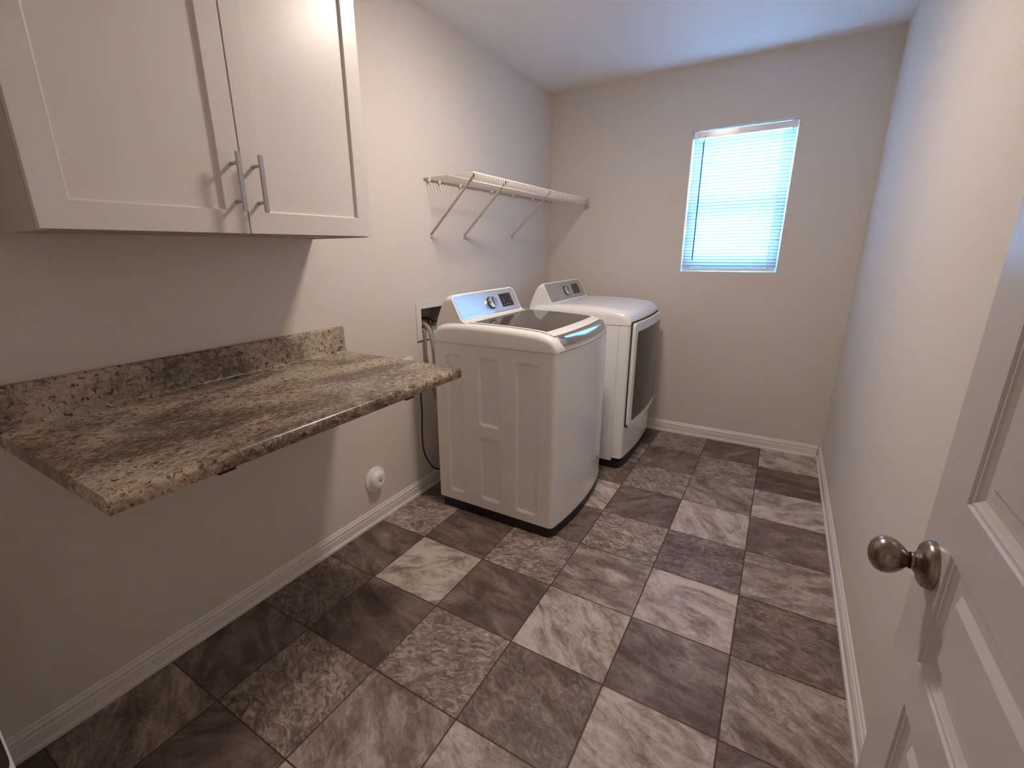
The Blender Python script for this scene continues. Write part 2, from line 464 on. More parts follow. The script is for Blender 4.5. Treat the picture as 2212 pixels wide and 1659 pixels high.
# hall behind the doorway
bm = nb(); box(bm, -0.6, 4.2, -5.2, -3.6, -0.021, -0.001); struct('floor_hall', bm, M_HALL)
bm = nb(); box(bm, -0.6, 4.2, -5.3, -5.2, 0, H); struct('wall_hall_far', bm, M_WALL)
bm = nb(); box(bm, -0.7, -0.6, -5.3, FY - 0.115, 0, H); struct('wall_hall_left', bm, M_WALL)
bm = nb(); box(bm, 4.2, 4.3, -5.3, FY - 0.115, 0, H); struct('wall_hall_right', bm, M_WALL)
bm = nb(); box(bm, -0.7, -0.12, FY - 0.115, FY, 0, H); box(bm, W + 0.12, 4.3, FY - 0.115, FY, 0, H); struct('wall_hall_near', bm, M_WALL)
bm = nb(); box(bm, -0.7, 4.3, -5.3, FY - 0.115, H, H + 0.1); struct('ceiling_hall', bm, M_CEIL)

# baseboards
BP = [(0, 0), (.0165, 0), (.0165, .010), (.0145, .015), (.0105, .017), (.0105, .050), (.0085, .054), (.0085, .060), (.0105, .063), (.010, .068), (.006, .073), (.005, .080), (.002, .0845), (0, .0845)]
bm = nb(); prism(bm, [(d, z) for d, z in BP], 'y', FY, 0); struct('baseboard_left', bm, M_TRIM)
bm = nb(); prism(bm, [(-d, z) for d, z in BP], 'x', 0.0165, W - 0.0165); struct('baseboard_back', bm, M_TRIM)
bm = nb(); prism(bm, [(W - d, z) for d, z in BP], 'y', FY, 0); struct('baseboard_right', bm, M_TRIM)
bm = nb(); prism(bm, [(FY + d, z) for d, z in BP], 'x', 0.0165, JX0 - 0.062); struct('baseboard_front', bm, M_TRIM)

# ------------------------------------------------------------------ doorway trim: jamb + casing + strike plate
bm = nb()
box(bm, JX0 - 0.018, JX0, FY - 0.115, FY, 0, DH); box(bm, JX1, JX1 + 0.018, FY - 0.115, FY, 0, DH)
box(bm, JX0 - 0.018, JX1 + 0.018, FY - 0.115, FY, DH, DH + 0.018)
box(bm, JX0, JX0 + 0.011, FY - 0.085, FY - 0.040, 0, DH - 0.011)   # stop
struct('trim_1', bm, M_TRIM)
bm = nb()
for pr in (((JX0 - 0.005, FY), (JX0 - 0.005, FY + 0.009), (JX0 - 0.012, FY + 0.0135), (JX0 - 0.03, FY + 0.0135), (JX0 - 0.05, FY + 0.016), (JX0 - 0.062, FY + 0.016), (JX0 - 0.062, FY)),):
    prism(bm, list(pr), 'z', 0, DH + 0.06)
struct('trim_2', bm, M_TRIM)
bm = nb()
pl = rrect(FY - 0.034, FY + 0.0112, 0.857, 0.977, [0.003, 0.034, 0.034, 0.003], 12)
prism(bm, pl, 'x', JX0 - 0.0002, JX0 + 0.0015)
tag(link('strike_plate', bm, M_STRIKE, None, 30), 'dark metal door latch strike plate on the white door jamb at bottom left corner', 'strike plate')

# ------------------------------------------------------------------ door (open, parallel to the right wall)
DX, DE = 1.845, -2.686
bm = nb()
dprof = [(0, 0), (.003, .0), (.005, .003), (.009, .0035), (.012, .006), (.018, .0095), (.024, .010), (.036, .010), (.046, .0035)]
panel_leaf(bm, DX, 0.035, DE - 0.813, DE, 0.012, 2.035, [(DE - 0.713, DE - 0.102, 0.20, 0.722), (DE - 0.713, DE - 0.102, 0.79, 0.966), (DE - 0.713, DE - 0.102, 1.032, 1.90)], dprof, side=-1)
door = struct('door_1', bm, M_DOOR)
KY, KZ = -2.745, 0.917
bm = nb()
lathe(bm, [(0, 0.0), (0, .0335), (.004, .0335), (.009, .0315), (.0125, .027), (.014, .019), (.0155, .0165), (.0185, .0140), (.0200, .0125), (.0205, .0112), (.0225, .0112), (.0230, .0122), (.0240, .0118)], (DX, KY, KZ), (-1, 0, 0), 40)
rose = link('door_rosette', bm, M_BRONZE, door, 40)
bm = nb()
egg = [(.0235, .0100), (.026, .0105), (.0285, .0128), (.032, .0168), (.0365, .0208), (.042, .0240), (.048, .0256), (.0535, .0254), (.0585, .0236), (.0630, .0200), (.0665, .0148), (.0688, .0085), (.0695, 0.0)]
lathe(bm, egg, (DX, KY, KZ), (-1, 0, 0), 40, sx=1.0, sy=1.0)
link('door_knob', bm, M_BRONZE, door, True)
bm = nb()
box(bm, DX + 0.004, DX + 0.031, DE - 0.0005, DE + 0.0012, KZ - 0.028, KZ + 0.028, 0.0004, 1)
link('latch_plate', bm, M_BRONZE, door)

# ------------------------------------------------------------------ window
win = bpy.data.objects.new('window_1', None); COL.objects.link(win); win.location = (0, 0, 0); win['kind'] = 'structure'; TOP['window_1'] = Vector((0, 0, 0))
bm = nb()
ya, yb = 0.110, 0.160
for b4 in ((WX0, WX0 + .018, WZ0, WZ1), (WX1 - .018, WX1, WZ0, WZ1)): box(bm, b4[0], b4[1], ya, yb, b4[2], b4[3], 0.002, 1)
box(bm, WX0 + .018, WX1 - .018, ya, yb, WZ0, WZ0 + .032, 0.002, 1); box(bm, WX0 + .018, WX1 - .018, ya, yb, WZ1 - .035, WZ1, 0.002, 1)
link('window_frame', bm, M_PLWHITE, win)
bm = nb()   # lower sash
a, b2, c, d = WX0 + .018, WX1 - .018, WZ0 + .032, 1.60
ya, yb = 0.113, 0.133
box(bm, a, a + .036, ya, yb, c, d); box(bm, b2 - .036, b2, ya, yb, c, d); box(bm, a + .036, b2 - .036, ya, yb, c, c + .04); box(bm, a + .036, b2 - .036, ya, yb, d - .036, d)
s1 = link('lower_sash', bm, M_PLWHITE, win)
bm = nb(); box(bm, a + .036, b2 - .036, .121, .125, c + .04, d - .036); link('pane', bm, M_PANE, s1)
bm = nb()   # upper sash
c, d = 1.575, WZ1 - .035
ya, yb = 0.135, 0.155
box(bm, a, a + .022, ya, yb, c, d); box(bm, b2 - .022, b2, ya, yb, c, d); box(bm, a + .022, b2 - .022, ya, yb, c, c + .03); box(bm, a + .022, b2 - .022, ya, yb, d - .026, d)
s2 = link('upper_sash', bm, M_PLWHITE, win)
bm = nb(); box(bm, a + .022, b2 - .022, .143, .147, c + .03, d - .026); link('pane', bm, M_PANE, s2)

# blind
bl = thing('window_blind', 'white mini blind lowered over the only window', 'blind', (1.278, 0.04, WZ1))
bm = nb()
box(bm, WX0 + .008, WX1 - .008, .020, .050, 2.014, 2.052, 0.003, 2)
link('headrail', bm, M_PLWHITE, bl)
for xx in (WX0 + .003, WX1 - .035):
    bm = nb(); box(bm, xx, xx + .032, .014, .054, 2.010, 2.056, 0.002, 1)
    link('mounting_bracket', bm, M_PLWHITE, bl)
bm = nb()
nsl = 40; z_top, z_bot = 1.998, 1.214
tilt = math.radians(72)
for i in range(nsl):
    zc = z_top + (z_bot - z_top) * i / (nsl - 1)
    row = []
    for k in range(5):
        t_ = -0.5 + k / 4
        wdt = 0.025 * t_
        crown = 0.0018 * (1 - (2 * t_) ** 2)
        dy = wdt * math.cos(tilt) + crown * math.sin(tilt)
        dz = -wdt * math.sin(tilt) + crown * math.cos(tilt)
        row.append(((dy + 0.036), zc + dz))
    A = [bm.verts.new((WX0 + .007, y, z)) for y, z in row]; B = [bm.verts.new((WX1 - .007, y, z)) for y, z in row]
    for k in range(4):
        bm.faces.new((A[k], A[k + 1], B[k + 1], B[k]))
link('slats', bm, M_SLAT, bl, True)
bm = nb(); box(bm, WX0 + .012, WX1 - .012, .024, .048, 1.190, 1.203, 0.003, 2); link('bottom_rail', bm, M_PLWHITE, bl)
bm = nb(); tube(bm, [(1.062, .020, 2.026), (1.058, .013, 1.99)], .0018); tube(bm, [(1.058, .012, 1.99), (1.062, .011, 1.262)], .0038, 6); link('tilt_wand', bm, M_WAND, bl, True)
bm = nb(); tube(bm, [(1.500, .016, 2.02), (1.505, .015, 1.7), (1.510, .013, 1.235)], .0013, 6); lathe(bm, [(0, 0), (.002, .003), (.022, .006), (.026, .0055), (.026, 0)], (1.510, .013, 1.235), (0, 0, -1), 12); link('lift_cord', bm, M_PLWHITE, bl, True)
for xx in (1.115, 1.428):
    bm = nb(); tube(bm, [(xx, .0235, 2.014), (xx, .0235, 1.20)], .0009, 5); tube(bm, [(xx, .0485, 2.014), (xx, .0485, 1.20)], .0009, 5)
    link('ladder_cord', bm, M_PLWHITE, bl)

# ------------------------------------------------------------------ ceiling light
LX, LY = 0.94, -1.75
DOME = [(.0245, .122), (.028, .119), (.033, .108), (.038, .088), (.042, .062), (.044, .032), (.045, 0)]
cl = thing('ceiling_light', 'round frosted glass dome light on the ceiling', 'ceiling light', (LX, LY, H))
bm = nb(); lathe(bm, [(0, 0), (0, .150), (.018, .150), (.024, .143), (.024, 0)], (LX, LY, H), (0, 0, -1), 48); link('fixture_base', bm, M_NICKEL, cl, 40)
bm = nb(); lathe(bm, DOME, (LX, LY, H), (0, 0, -1), 48); link('glass_dome', bm, M_LAMP, cl, True)
hall_fill = thing('ceiling_light', 'added unseen fill light in the hall behind the doorway', 'ceiling light', (3.60, -3.80, H))  # out of view, added so soft bounce light spills into the room
bm = nb(); lathe(bm, [(0, 0), (0, .150), (.018, .150), (.024, .143), (.024, 0)], (3.60, -3.80, H), (0, 0, -1), 48); link('fixture_base', bm, M_NICKEL, hall_fill, 40)
bm = nb(); lathe(bm, DOME, (3.60, -3.80, H), (0, 0, -1), 48); link('glass_dome', bm, M_HALL_FILL, hall_fill, True)

# ------------------------------------------------------------------ wall cabinet
CY0, CY1, CZ0, CZ1 = -3.156, -2.241, 1.388, 2.15
cab = thing('wall_cabinet', 'off-white two-door shaker cabinet hung on the left wall above the countertop', 'cabinet', (0.0, (CY0 + CY1) / 2, CZ0))
bm = nb()
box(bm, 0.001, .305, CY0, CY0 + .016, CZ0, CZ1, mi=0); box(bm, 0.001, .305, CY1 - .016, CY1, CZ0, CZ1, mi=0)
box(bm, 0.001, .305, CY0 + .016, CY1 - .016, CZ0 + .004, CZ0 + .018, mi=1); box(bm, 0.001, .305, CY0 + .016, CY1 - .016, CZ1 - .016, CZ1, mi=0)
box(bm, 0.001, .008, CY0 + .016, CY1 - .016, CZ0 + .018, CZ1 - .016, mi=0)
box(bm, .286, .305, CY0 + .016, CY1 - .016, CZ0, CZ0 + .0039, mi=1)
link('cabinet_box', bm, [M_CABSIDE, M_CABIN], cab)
mid = -2.7035
sh = [(0, 0), (.001, .0012), (.0035, .0085), (.005, .009)]
def cdoor(y0, y1, hy):
    bm = nb()
    panel_leaf(bm, .3265, .0195, y0, y1, CZ0 + .003, CZ1 - .006, [(y0 + .058, y1 - .058, CZ0 + .061, CZ1 - .062)], sh, side=1)
    # fine joint lines between rails and stiles
    d_ = link('cabinet_door', bm, M_CAB, cab)
    bm = nb()
    box(bm, .358, .3655, hy - .006, hy + .006, 1.446, 1.592, 0.0008, 1)
    hd_ = link('door_pull', bm, M_NICKEL, d_)
    hd_.location = (0, 0, 0)
    bm = nb()
    for zz in (1.472, 1.566):
        lathe(bm, [(0, 0), (0, .0055), (.002, .0048), (.031, .0042), (.032, 0)], (.3268, hy, zz), (1, 0, 0), 14)
    pm = bpy.data.meshes.new('tmp'); bm.to_mesh(pm); bm.free()
    bm = bmesh.new(); bm.from_mesh(hd_.data); bm.from_mesh(pm); bm.to_mesh(hd_.data); bm.free(); bpy.data.meshes.remove(pm)
    return d_
d1 = cdoor(CY0 + .001, mid - .0024, -2.7315)
d2 = cdoor(mid + .0024, CY1 - .001, -2.668)
d1['label'] = 'left door with a bar pull on its right stile'
d2['label'] = 'right door with a bar pull on its left stile'

# ------------------------------------------------------------------ countertop
KY0, KY1, KTOP = -3.254, -2.150, 0.920
ct = thing('countertop', 'brown granite-look laminate countertop with backsplash, cantilevered from the left wall', 'countertop', (0, (KY0 + KY1) / 2, KTOP))
prof = [(0.001, KTOP - .038)]
prof += [(.634, KTOP - .038), (.6375, KTOP - .0365), (.6395, KTOP - .033)]
for k in range(0, 9):
    a = math.radians(-10 + 100 * k / 8)
    prof.append((.6235 + .0165 * math.cos(a), KTOP - .0165 + .0165 * math.sin(a)))
prof += [(.60, KTOP), (.036, KTOP)]
for k in range(1, 6):
    a = math.radians(90 * k / 6)
    prof.append((.036 - .014 * math.sin(a), KTOP + .014 - .014 * math.cos(a)))
prof += [(.021, KTOP + .016), (.021, KTOP + .100)]
for k in range(1, 6):
    a = math.radians(90 * k / 5)
    prof.append((.021 - .010 + .010 * math.cos(a), KTOP + .100 + .010 * math.sin(a)))
prof += [(0.001, KTOP + .110)]
bm = nb(); prism(bm, prof, 'y', KY0, KY1); link('laminate_top', bm, M_GRAN, ct, 40)
def cbracket(y):
    bm = nb()
    box(bm, .010, .631, y - .019, y + .019, KTOP - .0455, KTOP - .0385)
    box(bm, .001, .008, y - .019, y + .019, KTOP - .30, KTOP - .0385)
    b_ = thing('countertop_bracket', '', 'bracket', (0, y, KTOP - .04), 'steel brackets under the countertop')
    link('support_bar', bm, M_STEELB, b_)
    return b_
cbracket(-3.035)['label'] = 'black steel bracket under the countertop, the one nearer the left end'
cbracket(-2.428)['label'] = 'black steel bracket under the countertop, the one nearer the washing machine'

# ------------------------------------------------------------------ washer / dryer bodies
def bowf(t):          # t in -1..1 across the width
    return 1 - t * t

def machine_outline(x0, xf, yc, hw, bow, R, ny_side=120, ny_front=40):
    """closed outline (x,y) counter-clockwise seen from above, near side first"""
    pts = []
    xs = x0 + (xf - R - x0)
    for i in range(ny_side + 1):
        pts.append((x0 + (xf - R - x0) * i / ny_side, yc - hw))
    for k in range(1, 9):
        a = math.radians(-90 + 90 * k / 8)
        x = xf - R + R * math.cos(a); y = yc - hw + R + R * math.sin(a)
        pts.append((x, y))
    for i in range(1, ny_front):
        y = yc - hw + R + (2 * hw - 2 * R) * i / ny_front
        t = (y - yc) / (hw - R)
        pts.append((xf + bow * bowf(t), y))
    for k in range(0, 9):
        a = math.radians(90 * k / 8)
        pts.append((xf - R + R * math.cos(a), yc + hw - R + R * math.sin(a)))
    pts.append((x0, yc + hw))
    return pts

def front_outline(xa, xf, yc, hw, bow, R):
    pts = [(xa, yc - hw), (xf - R, yc - hw)]
    for k in range(1, 9):
        a = math.radians(-90 + 90 * k / 8); pts.append((xf - R + R * math.cos(a), yc - hw + R + R * math.sin(a)))
    for i in range(1, 30):
        y = yc - hw + R + (2 * hw - 2 * R) * i / 30; t = (y - yc) / (hw - R); pts.append((xf + bow * bowf(t), y))
    for k in range(0, 9):
        a = math.radians(90 * k / 8); pts.append((xf - R + R * math.cos(a), yc + hw - R + R * math.sin(a)))
    pts.append((xa, yc + hw))
    return pts

def emboss_depth(x, z, rects, dep=0.0065, rr=0.022, soft=0.012):
    m = 0.0
    for (a0, a1, b0, b1) in rects:
        cx, cz = (a0 + a1) / 2, (b0 + b1) / 2
        qx = abs(x - cx) - (a1 - a0) / 2 + rr; qz = abs(z - cz) - (b1 - b0) / 2 + rr
        sd = math.hypot(max(qx, 0), max(qz, 0)) + min(max(qx, qz), 0) - rr
        t = min(max(-sd / soft, 0), 1)
        m = max(m, t * t * (3 - 2 * t))
    return m * dep

def machine_body(x0, xf, yc, hw, bow, R, zb, zt, rects, zb_front=None):
    bm = nb()
    out = machine_outline(x0, xf, yc, hw, bow, R)
    nz = 150
    rings = []
    for j in range(nz + 1):
        z = zb + (zt - zb) * j / nz
        ring = []
        for i, (x, y) in enumerate(out):
            yy = y
            if i <= 120:
                yy = y + emboss_depth(x, z, rects)
            ring.append(bm.verts.new((x, yy, z)))
        rings.append(ring)
    n = len(out)
    for A, B in zip(rings, rings[1:]):
        for i in range(n):
            bm.faces.new((A[i], A[(i + 1) % n], B[(i + 1) % n], B[i]))
    bm.faces.new(rings[0][::-1])
    bm.faces.new(rings[-1])
    return bm

def top_cover(x0, xf, yc, hw, bow, zt, zprof, ny=36, rad=0.029, Rc=0.028):
    """moulded top; zprof = [(x rel, z)], last ones make the front edge"""
    bm = nb()
    rows = []
    for (xr, zc) in zprof:
        x = x0 + xr
        over = max(0.0, x - (xf - Rc))
        inset = Rc - math.sqrt(max(Rc * Rc - min(over, Rc) ** 2, 0)) if over > 0 else 0
        h_ = hw - inset
        r = min(rad, max(zc - zt, 0.0005))
        row = []
        sect = [(-h_, zt)]
        for k in range(0, 9):
            a = math.radians(90 * k / 8)
            sect.append((-h_ + r * (1 - math.cos(a)), zc - r + r * math.sin(a)))
        for i in range(1, ny):
            t = i / ny
            sect.append((-h_ + r + (2 * h_ - 2 * r) * t, zc))
        for k in range(0, 9):
            a = math.radians(90 - 90 * k / 8)
            sect.append((h_ - r * (1 - math.cos(a)), zc - r + r * math.sin(a)))
        sect.append((h_, zt))
        rampx = min(max((xr - 0.45) / (xf - x0 - 0.45), 0), 1)
        for (dy, z) in sect:
            t = dy / h_ if h_ > 0 else 0
            row.append(bm.verts.new((x + bow * bowf(min(max(t, -1), 1)) * rampx, yc + dy, z)))
        rows.append(row)
    for A, B in zip(rows, rows[1:]):
        for i in range(len(A) - 1):
            bm.faces.new((A[i], B[i], B[i + 1], A[i + 1]))
    bm.faces.new(rows[0])
    bm.faces.new(rows[-1][::-1])
    bmesh.ops.recalc_face_normals(bm, faces=bm.faces)
    return bm

# console geometry, relative to x0
FT, FB = (0.094, 1.130), (0.152, 1.018)          # top and bottom of the slanted face (x rel, z)
FN = Vector((FT[1] - FB[1], 0, FB[0] - FT[0])).normalized()      # outward normal
FV = Vector((FT[0] - FB[0], 0, FT[1] - FB[1]))
FL = FV.length; FV.normalize()
def on_face(x0, yc, u, v, d=0.0):
    """u along y from the centre, v from bottom (0) to top (FL), d proud"""
    p = Vector((x0 + FB[0], yc, FB[1])) + FV * v + FN * d
    p.y += u
    return p

def face_plate(bm, x0, yc, poly, d0, d1, mi=0):
    A = [bm.verts.new(on_face(x0, yc, u, v, d0)) for u, v in poly]; B = [bm.verts.new(on_face(x0, yc, u, v, d1)) for u, v in poly]
    n = len(poly); fs = [bm.faces.new(B)]
    for i in range(n):
        fs.append(bm.faces.new((A[i], A[(i + 1) % n], B[(i + 1) % n], B[i])))
    for f in fs: f.material_index = mi
    bmesh.ops.recalc_face_normals(bm, faces=fs)

def console(x0, yc, hwc):
    prof = [(0.0, .955), (.004, .99), (.018, 1.030), (.032, 1.062), (.048, 1.095), (.062, 1.117), (.076, 1.130), (.088, 1.1345), FT,
            ((FT[0] * .5 + FB[0] * .5), (FT[1] * .5 + FB[1] * .5)), FB, (.172, 1.0075), (.205, 1.001), (.205, .955)]
    bm = nb()
    st = []
    for k in range(0, 7):
        a = math.radians(90 * k / 6); st.append((-hwc + .030 * (1 - math.cos(a)) * 1.0, math.sin(a)))
    ny = 10
    mids = [(-hwc + .03 + (2 * hwc - .06) * i / ny, 1.0) for i in range(1, ny)]
    st = st + mids + [(-u, s) for u, s in st[::-1]]
    rings = []
    for u, s in st:
        ring = []
        for (xr, z) in prof:
            zz = z; xx = xr
            if z > 1.02:
                top = 1.1345
                lim = top - .030 * (1 - s)
                # round off the upper corners along the slanted face
                if z > lim:
                    dz = z - lim
                    zz = lim
                    if xr >= .088:
                        xx = xr + dz * (FB[0] - FT[0]) / (FT[1] - FB[1])
                    else:
                        xx = xr - dz * 0.15
            ring.append(bm.verts.new((x0 + xx, yc + u, zz)))
        rings.append(ring)
    for A, B in zip(rings, rings[1:]):
        for i in range(len(A) - 1):
            bm.faces.new((A[i], A[i + 1], B[i + 1], B[i]))
        bm.faces.new((A[-1], A[0], B[0], B[-1]))
    bm.faces.new(rings[0][::-1]); bm.faces.new(rings[-1])
    bmesh.ops.recalc_face_normals(bm, faces=bm.faces)
    return bm

def controls(root, x0, yc, cyo, panel_mat, knob_u, scr, marks, hwp):
    con = console(x0, cyo, hwp + .012)
    c = link('console', con, M_PLWHITE, root, 50)
    c.data.materials.clear(); c.data.materials.append(M_PLWHITE)
    def sub(name, bm, m, sm=False):
        ob = link(name, bm, m, None, sm); ob.parent = c; ob.location = (0, 0, 0); return ob
    bm = nb(); face_plate(bm, x0, cyo, rrect(-hwp, hwp, .000, FL - .003, [.020, .010, .026, .012], 8), 0.0004, .0022); sub('panel_bezel', bm, M_CHROME)
    bm = nb(); face_plate(bm, x0, cyo, rrect(-hwp + .003, hwp - .003, .003, FL - .006, [.018, .008, .024, .010], 8), .0022, .0030); bmp = bm
    # display
    bm = nb(); face_plate(bm, x0, cyo, [(scr[0], scr[2]), (scr[1], scr[2]), (scr[1], scr[3]), (scr[0], scr[3])], .0031, .0036); bmd = bm
    bm = bmp
    if marks:
        for k in range(6):      # programme names around the dial (too small to read)
            face_plate(bm, x0, cyo, rrect(knob_u - .085 - .006 * (k % 2), knob_u - .055, .092 - .012 * k, .0945 - .012 * k, .0005, 2), .0031, .0033, 1)
            if k < 5:
                face_plate(bm, x0, cyo, rrect(knob_u + .048, knob_u + .070, .095 - .013 * k, .0972 - .013 * k, .0005, 2), .0031, .0033, 1)
        for k in range(5):
            face_plate(bm, x0, cyo, rrect(scr[1] + .012, scr[1] + .030, .030 + .014 * k, .032 + .014 * k, .0005, 2), .0031, .0033, 1)
        face_plate(bm, x0, cyo, rrect(-hwp + .045, -hwp + .120, .014, .0165, .0005, 2), .0031, .0033, 1)
        face_plate(bm, x0, cyo, rrect(-hwp + .140, -hwp + .146, .014, .022, .001, 2), .0031, .0033, 1)
        bm = bmd
        for k in range(3):
            face_plate(bm, x0, cyo, rrect(scr[0] + .022 + .032 * k, scr[0] + .030 + .032 * k, scr[2] + .010, scr[2] + .016, .001, 2), .0037, .0039, 1)
            face_plate(bm, x0, cyo, rrect(scr[0] + .020, scr[0] + .042, scr[2] + .030 + .009 * k, scr[2] + .0315 + .009 * k, .0004, 2), .0037, .0039, 1)
        face_plate(bm, x0, cyo, rrect(scr[1] - .018, scr[1] - .010, scr[2] + .034, scr[2] + .041, .001, 2), .0037, .0039, 1)
    else:
        face_plate(bm, x0, cyo, rrect(-hwp + .035, -hwp + .125, .013, .0155, .0005, 2), .0031, .0033, 1)
    sub('control_panel', bmp, [panel_mat, M_MARK]); sub('display', bmd, [M_SCREEN, M_MARKL])
    # dial
    bm = nb()
    lathe(bm, [(0, 0), (0, .034), (.004, .0345), (.006, .033), (.006, 0)], on_face(x0, cyo, knob_u, .058, .003), FN, 36)
    kb = sub('dial_ring', bm, M_BLACK, 40)
    bm = nb()
    lathe(bm, [(.004, .0315), (.018, .0300), (.021, .0285), (.0215, .024), (.0205, .012), (.0205, 0)], on_face(x0, cyo, knob_u, .058, .003), FN, 36)
    box_ = [(-.006, -.026), (.006, -.026), (.006, .026), (-.006, .026)]
    face_plate(bm, x0, cyo, [(knob_u + a_ , .058 + b_) for a_, b_ in rrect(-.0045, .0045, -.026, .026, .004, 4)], .020, .0285)
    sub('dial', bm, M_CHROME, 40)
    return c

# ---- washer
WX, WC, WHW = 0.178, -1.387, 0.340
washer = thing('washing_machine', 'white top-load washing machine with dark glass lid, nearer the countertop', 'washing machine', (WX + .33, WC, 0))
bm = machine_body(WX, .840, WC, WHW, .026, .024, .055, .910,
                  [(.245, .345, .108, .855), (.436, .555, .512, .855), (.440, .558, .108, .448), (.642, .758, .100, .852)])
link('body', bm, M_ENAMEL, washer, 40)
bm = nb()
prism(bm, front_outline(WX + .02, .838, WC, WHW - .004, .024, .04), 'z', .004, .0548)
link('base_shade', bm, M_BLACK, washer)  # black block standing for the shade under the washer
for (fx, fy) in ((WX + .07, WC - .28), (WX + .07, WC + .28), (.77, WC - .28), (.77, WC + .28)):
    bm = nb(); lathe(bm, [(0, 0), (0, .022), (.003, .022), (.0039, .016), (.0039, 0)], (fx, fy, 0), (0, 0, 1), 16); link('foot', bm, M_GAP, washer)
zp = [(0, .945), (.003, .955), (.02, .985), (.06, .998), (.12, 1.004), (.2, 1.0055), (.3, 1.0045), (.4, 1.002), (.5, .997), (.56, .992), (.60, .984), (.625, .975), (.642, .962), (.654, .945), (.661, .925), (.664, .914)]
bm = top_cover(WX, .842, WC, WHW + .002, .026, .9113, zp)
link('top_cover', bm, M_PLWHITE, washer, 60)
def ztop(xr, prof_=None):
    prof_ = prof_ or zp
    for (a_, za), (b_, zb_) in zip(prof_, prof_[1:]):
        if a_ <= xr <= b_:
            return za + (zb_ - za) * (xr - a_) / (b_ - a_)
    return prof_[-1][1]
def lid_sheet(bm, xa, xb, ya_, yb_, d, nx=24, ny=14, cornr=0.0, bowk=1.0, yin=0.0):
    """sheet lying on the moulded top: d above it; slightly narrower towards the back when yin"""
    rows = []
    for i in range(nx + 1):
        xr = xa + (xb - xa) * i / nx
        t0 = min(max((xr - .45) / (.664 - .45), 0), 1)
        row = []
        for j in range(ny + 1):
            y = ya_ + (yb_ - ya_) * j / ny
            t = (y - WC) / WHW
            row.append(bm.verts.new((WX + xr + .026 * bowf(t) * t0 * bowk, y, ztop(xr) + d)))
        rows.append(row)
    fs = []
    for A, B in zip(rows, rows[1:]):
        for j in range(ny):
            fs.append(bm.faces.new((A[j], B[j], B[j + 1], A[j + 1])))
    # skirt
    loop = rows[0] + [r[-1] for r in rows[1:-1]] + rows[-1][::-1] + [r[0] for r in rows[1:-1]][::-1]
    low = [bm.verts.new(v.co - Vector((0, 0, d + .002))) for v in loop]
    for k in range(len(loop)):
        k2 = (k + 1) % len(loop)
        fs.append(bm.faces.new((loop[k2], loop[k], low[k], low[k2])))
    bmesh.ops.recalc_face_normals(bm, faces=fs)
lid = nb(); lid_sheet(lid, .185, .622, WC - .300, WC + .300, .0028)
lidob = link('lid', lid, M_PLWHITE, washer, 30)
bm = nb(); lid_sheet(bm, .181, .626, WC - .3022, WC + .3022, .0006); gp = link('lid_seam', bm, M_GAP, None, 30); gp.parent = lidob
bm = nb(); lid_sheet(bm, .205, .578, WC - .278, WC + .278, .0044); gl_ = link('lid_glass', bm, M_GLASSLID, None, 30); gl_.parent = lidob
# chrome lift handle, curved bar along the front lip
bm = nb()
rows = []
sec = [(-.006, .0035), (.006, .0028), (.016, -.006), (.024, -.019), (.0285, -.034), (.0285, -.041), (.016, -.044), (-.002, -.020)]
for j in range(29):
    t = -1 + 2 * j / 28
    y = WC + t * .292
    e = min(1.0, (1 - abs(t)) * 14 + .35)
    bx = WX + .641 + .026 * bowf(t * .292 / WHW) - .006
    bz = .9665
    rows.append([bm.verts.new((bx + sx_ * (1 if sx_ < 0.005 else e * .75 + .25), y, bz + .010 + sz_ * (e * .5 + .5))) for sx_, sz_ in sec])
for A, B in zip(rows, rows[1:]):
    for i in range(len(sec)):
        bm.faces.new((A[i], A[(i + 1) % len(sec)], B[(i + 1) % len(sec)], B[i]))
bm.faces.new(rows[0][::-1]); bm.faces.new(rows[-1])
bmesh.ops.recalc_face_normals(bm, faces=bm.faces)
hob = link('lid_handle', bm, M_CHROME, None, 50); hob.parent = lidob
controls(washer, WX, WC, -1.4025, M_PANEL, .012, (.113, .238, .022, .098), True, .294)

# ---- dryer
RX, RC, RHW = 0.235, -0.490, 0.340
RF = 0.902
dryer = thing('clothes_dryer', 'white front-load clothes dryer in the back corner, beyond the washing machine', 'dryer', (RX + .33, RC, 0))
bm = machine_body(RX, .838, RC, RHW, .0, .004, .050, .910, [(.665, .768, .10, .86), (.46, .58, .10, .86)])
link('body', bm, M_ENAMEL, dryer, 40)
# front shell
bm = nb(); prism(bm, front_outline(.8395, RF, RC, RHW + .001, .016, .030), 'z', .072, .9095)
link('front_panel', bm, M_ENAMEL, dryer, 40)
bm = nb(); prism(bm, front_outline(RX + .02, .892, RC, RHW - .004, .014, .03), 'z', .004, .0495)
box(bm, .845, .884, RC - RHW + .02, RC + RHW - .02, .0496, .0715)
link('base_shade', bm, M_BLACK, dryer)  # solid black in place of the shadow below the dryer
for (fx, fy) in ((RX + .07, RC - .28), (RX + .07, RC + .28), (.82, RC - .28), (.82, RC + .28)):
    bm = nb(); lathe(bm, [(0, 0), (0, .022), (.003, .022), (.0039, .016), (.0039, 0)], (fx, fy, 0), (0, 0, 1), 16); link('foot', bm, M_GAP, dryer)
zd = [(0, .945), (.003, .955), (.02, .985), (.06, 1.000), (.12, 1.008), (.2, 1.012), (.3, 1.013), (.4, 1.011), (.5, 1.006), (.56, 1.001), (.60, .995), (.625, .988), (.645, .975), (.657, .958), (.664, .935), (.666, .9135)]
bm = top_cover(RX, RF + .001, RC, RHW + .003, .016, .9115, zd, rad=.046)
link('top_cover', bm, M_PLWHITE, dryer, 60)
controls(dryer, RX, RC, -.4955, M_PANEL2, -.012, (.103, .222, .024, .096), False, .296)
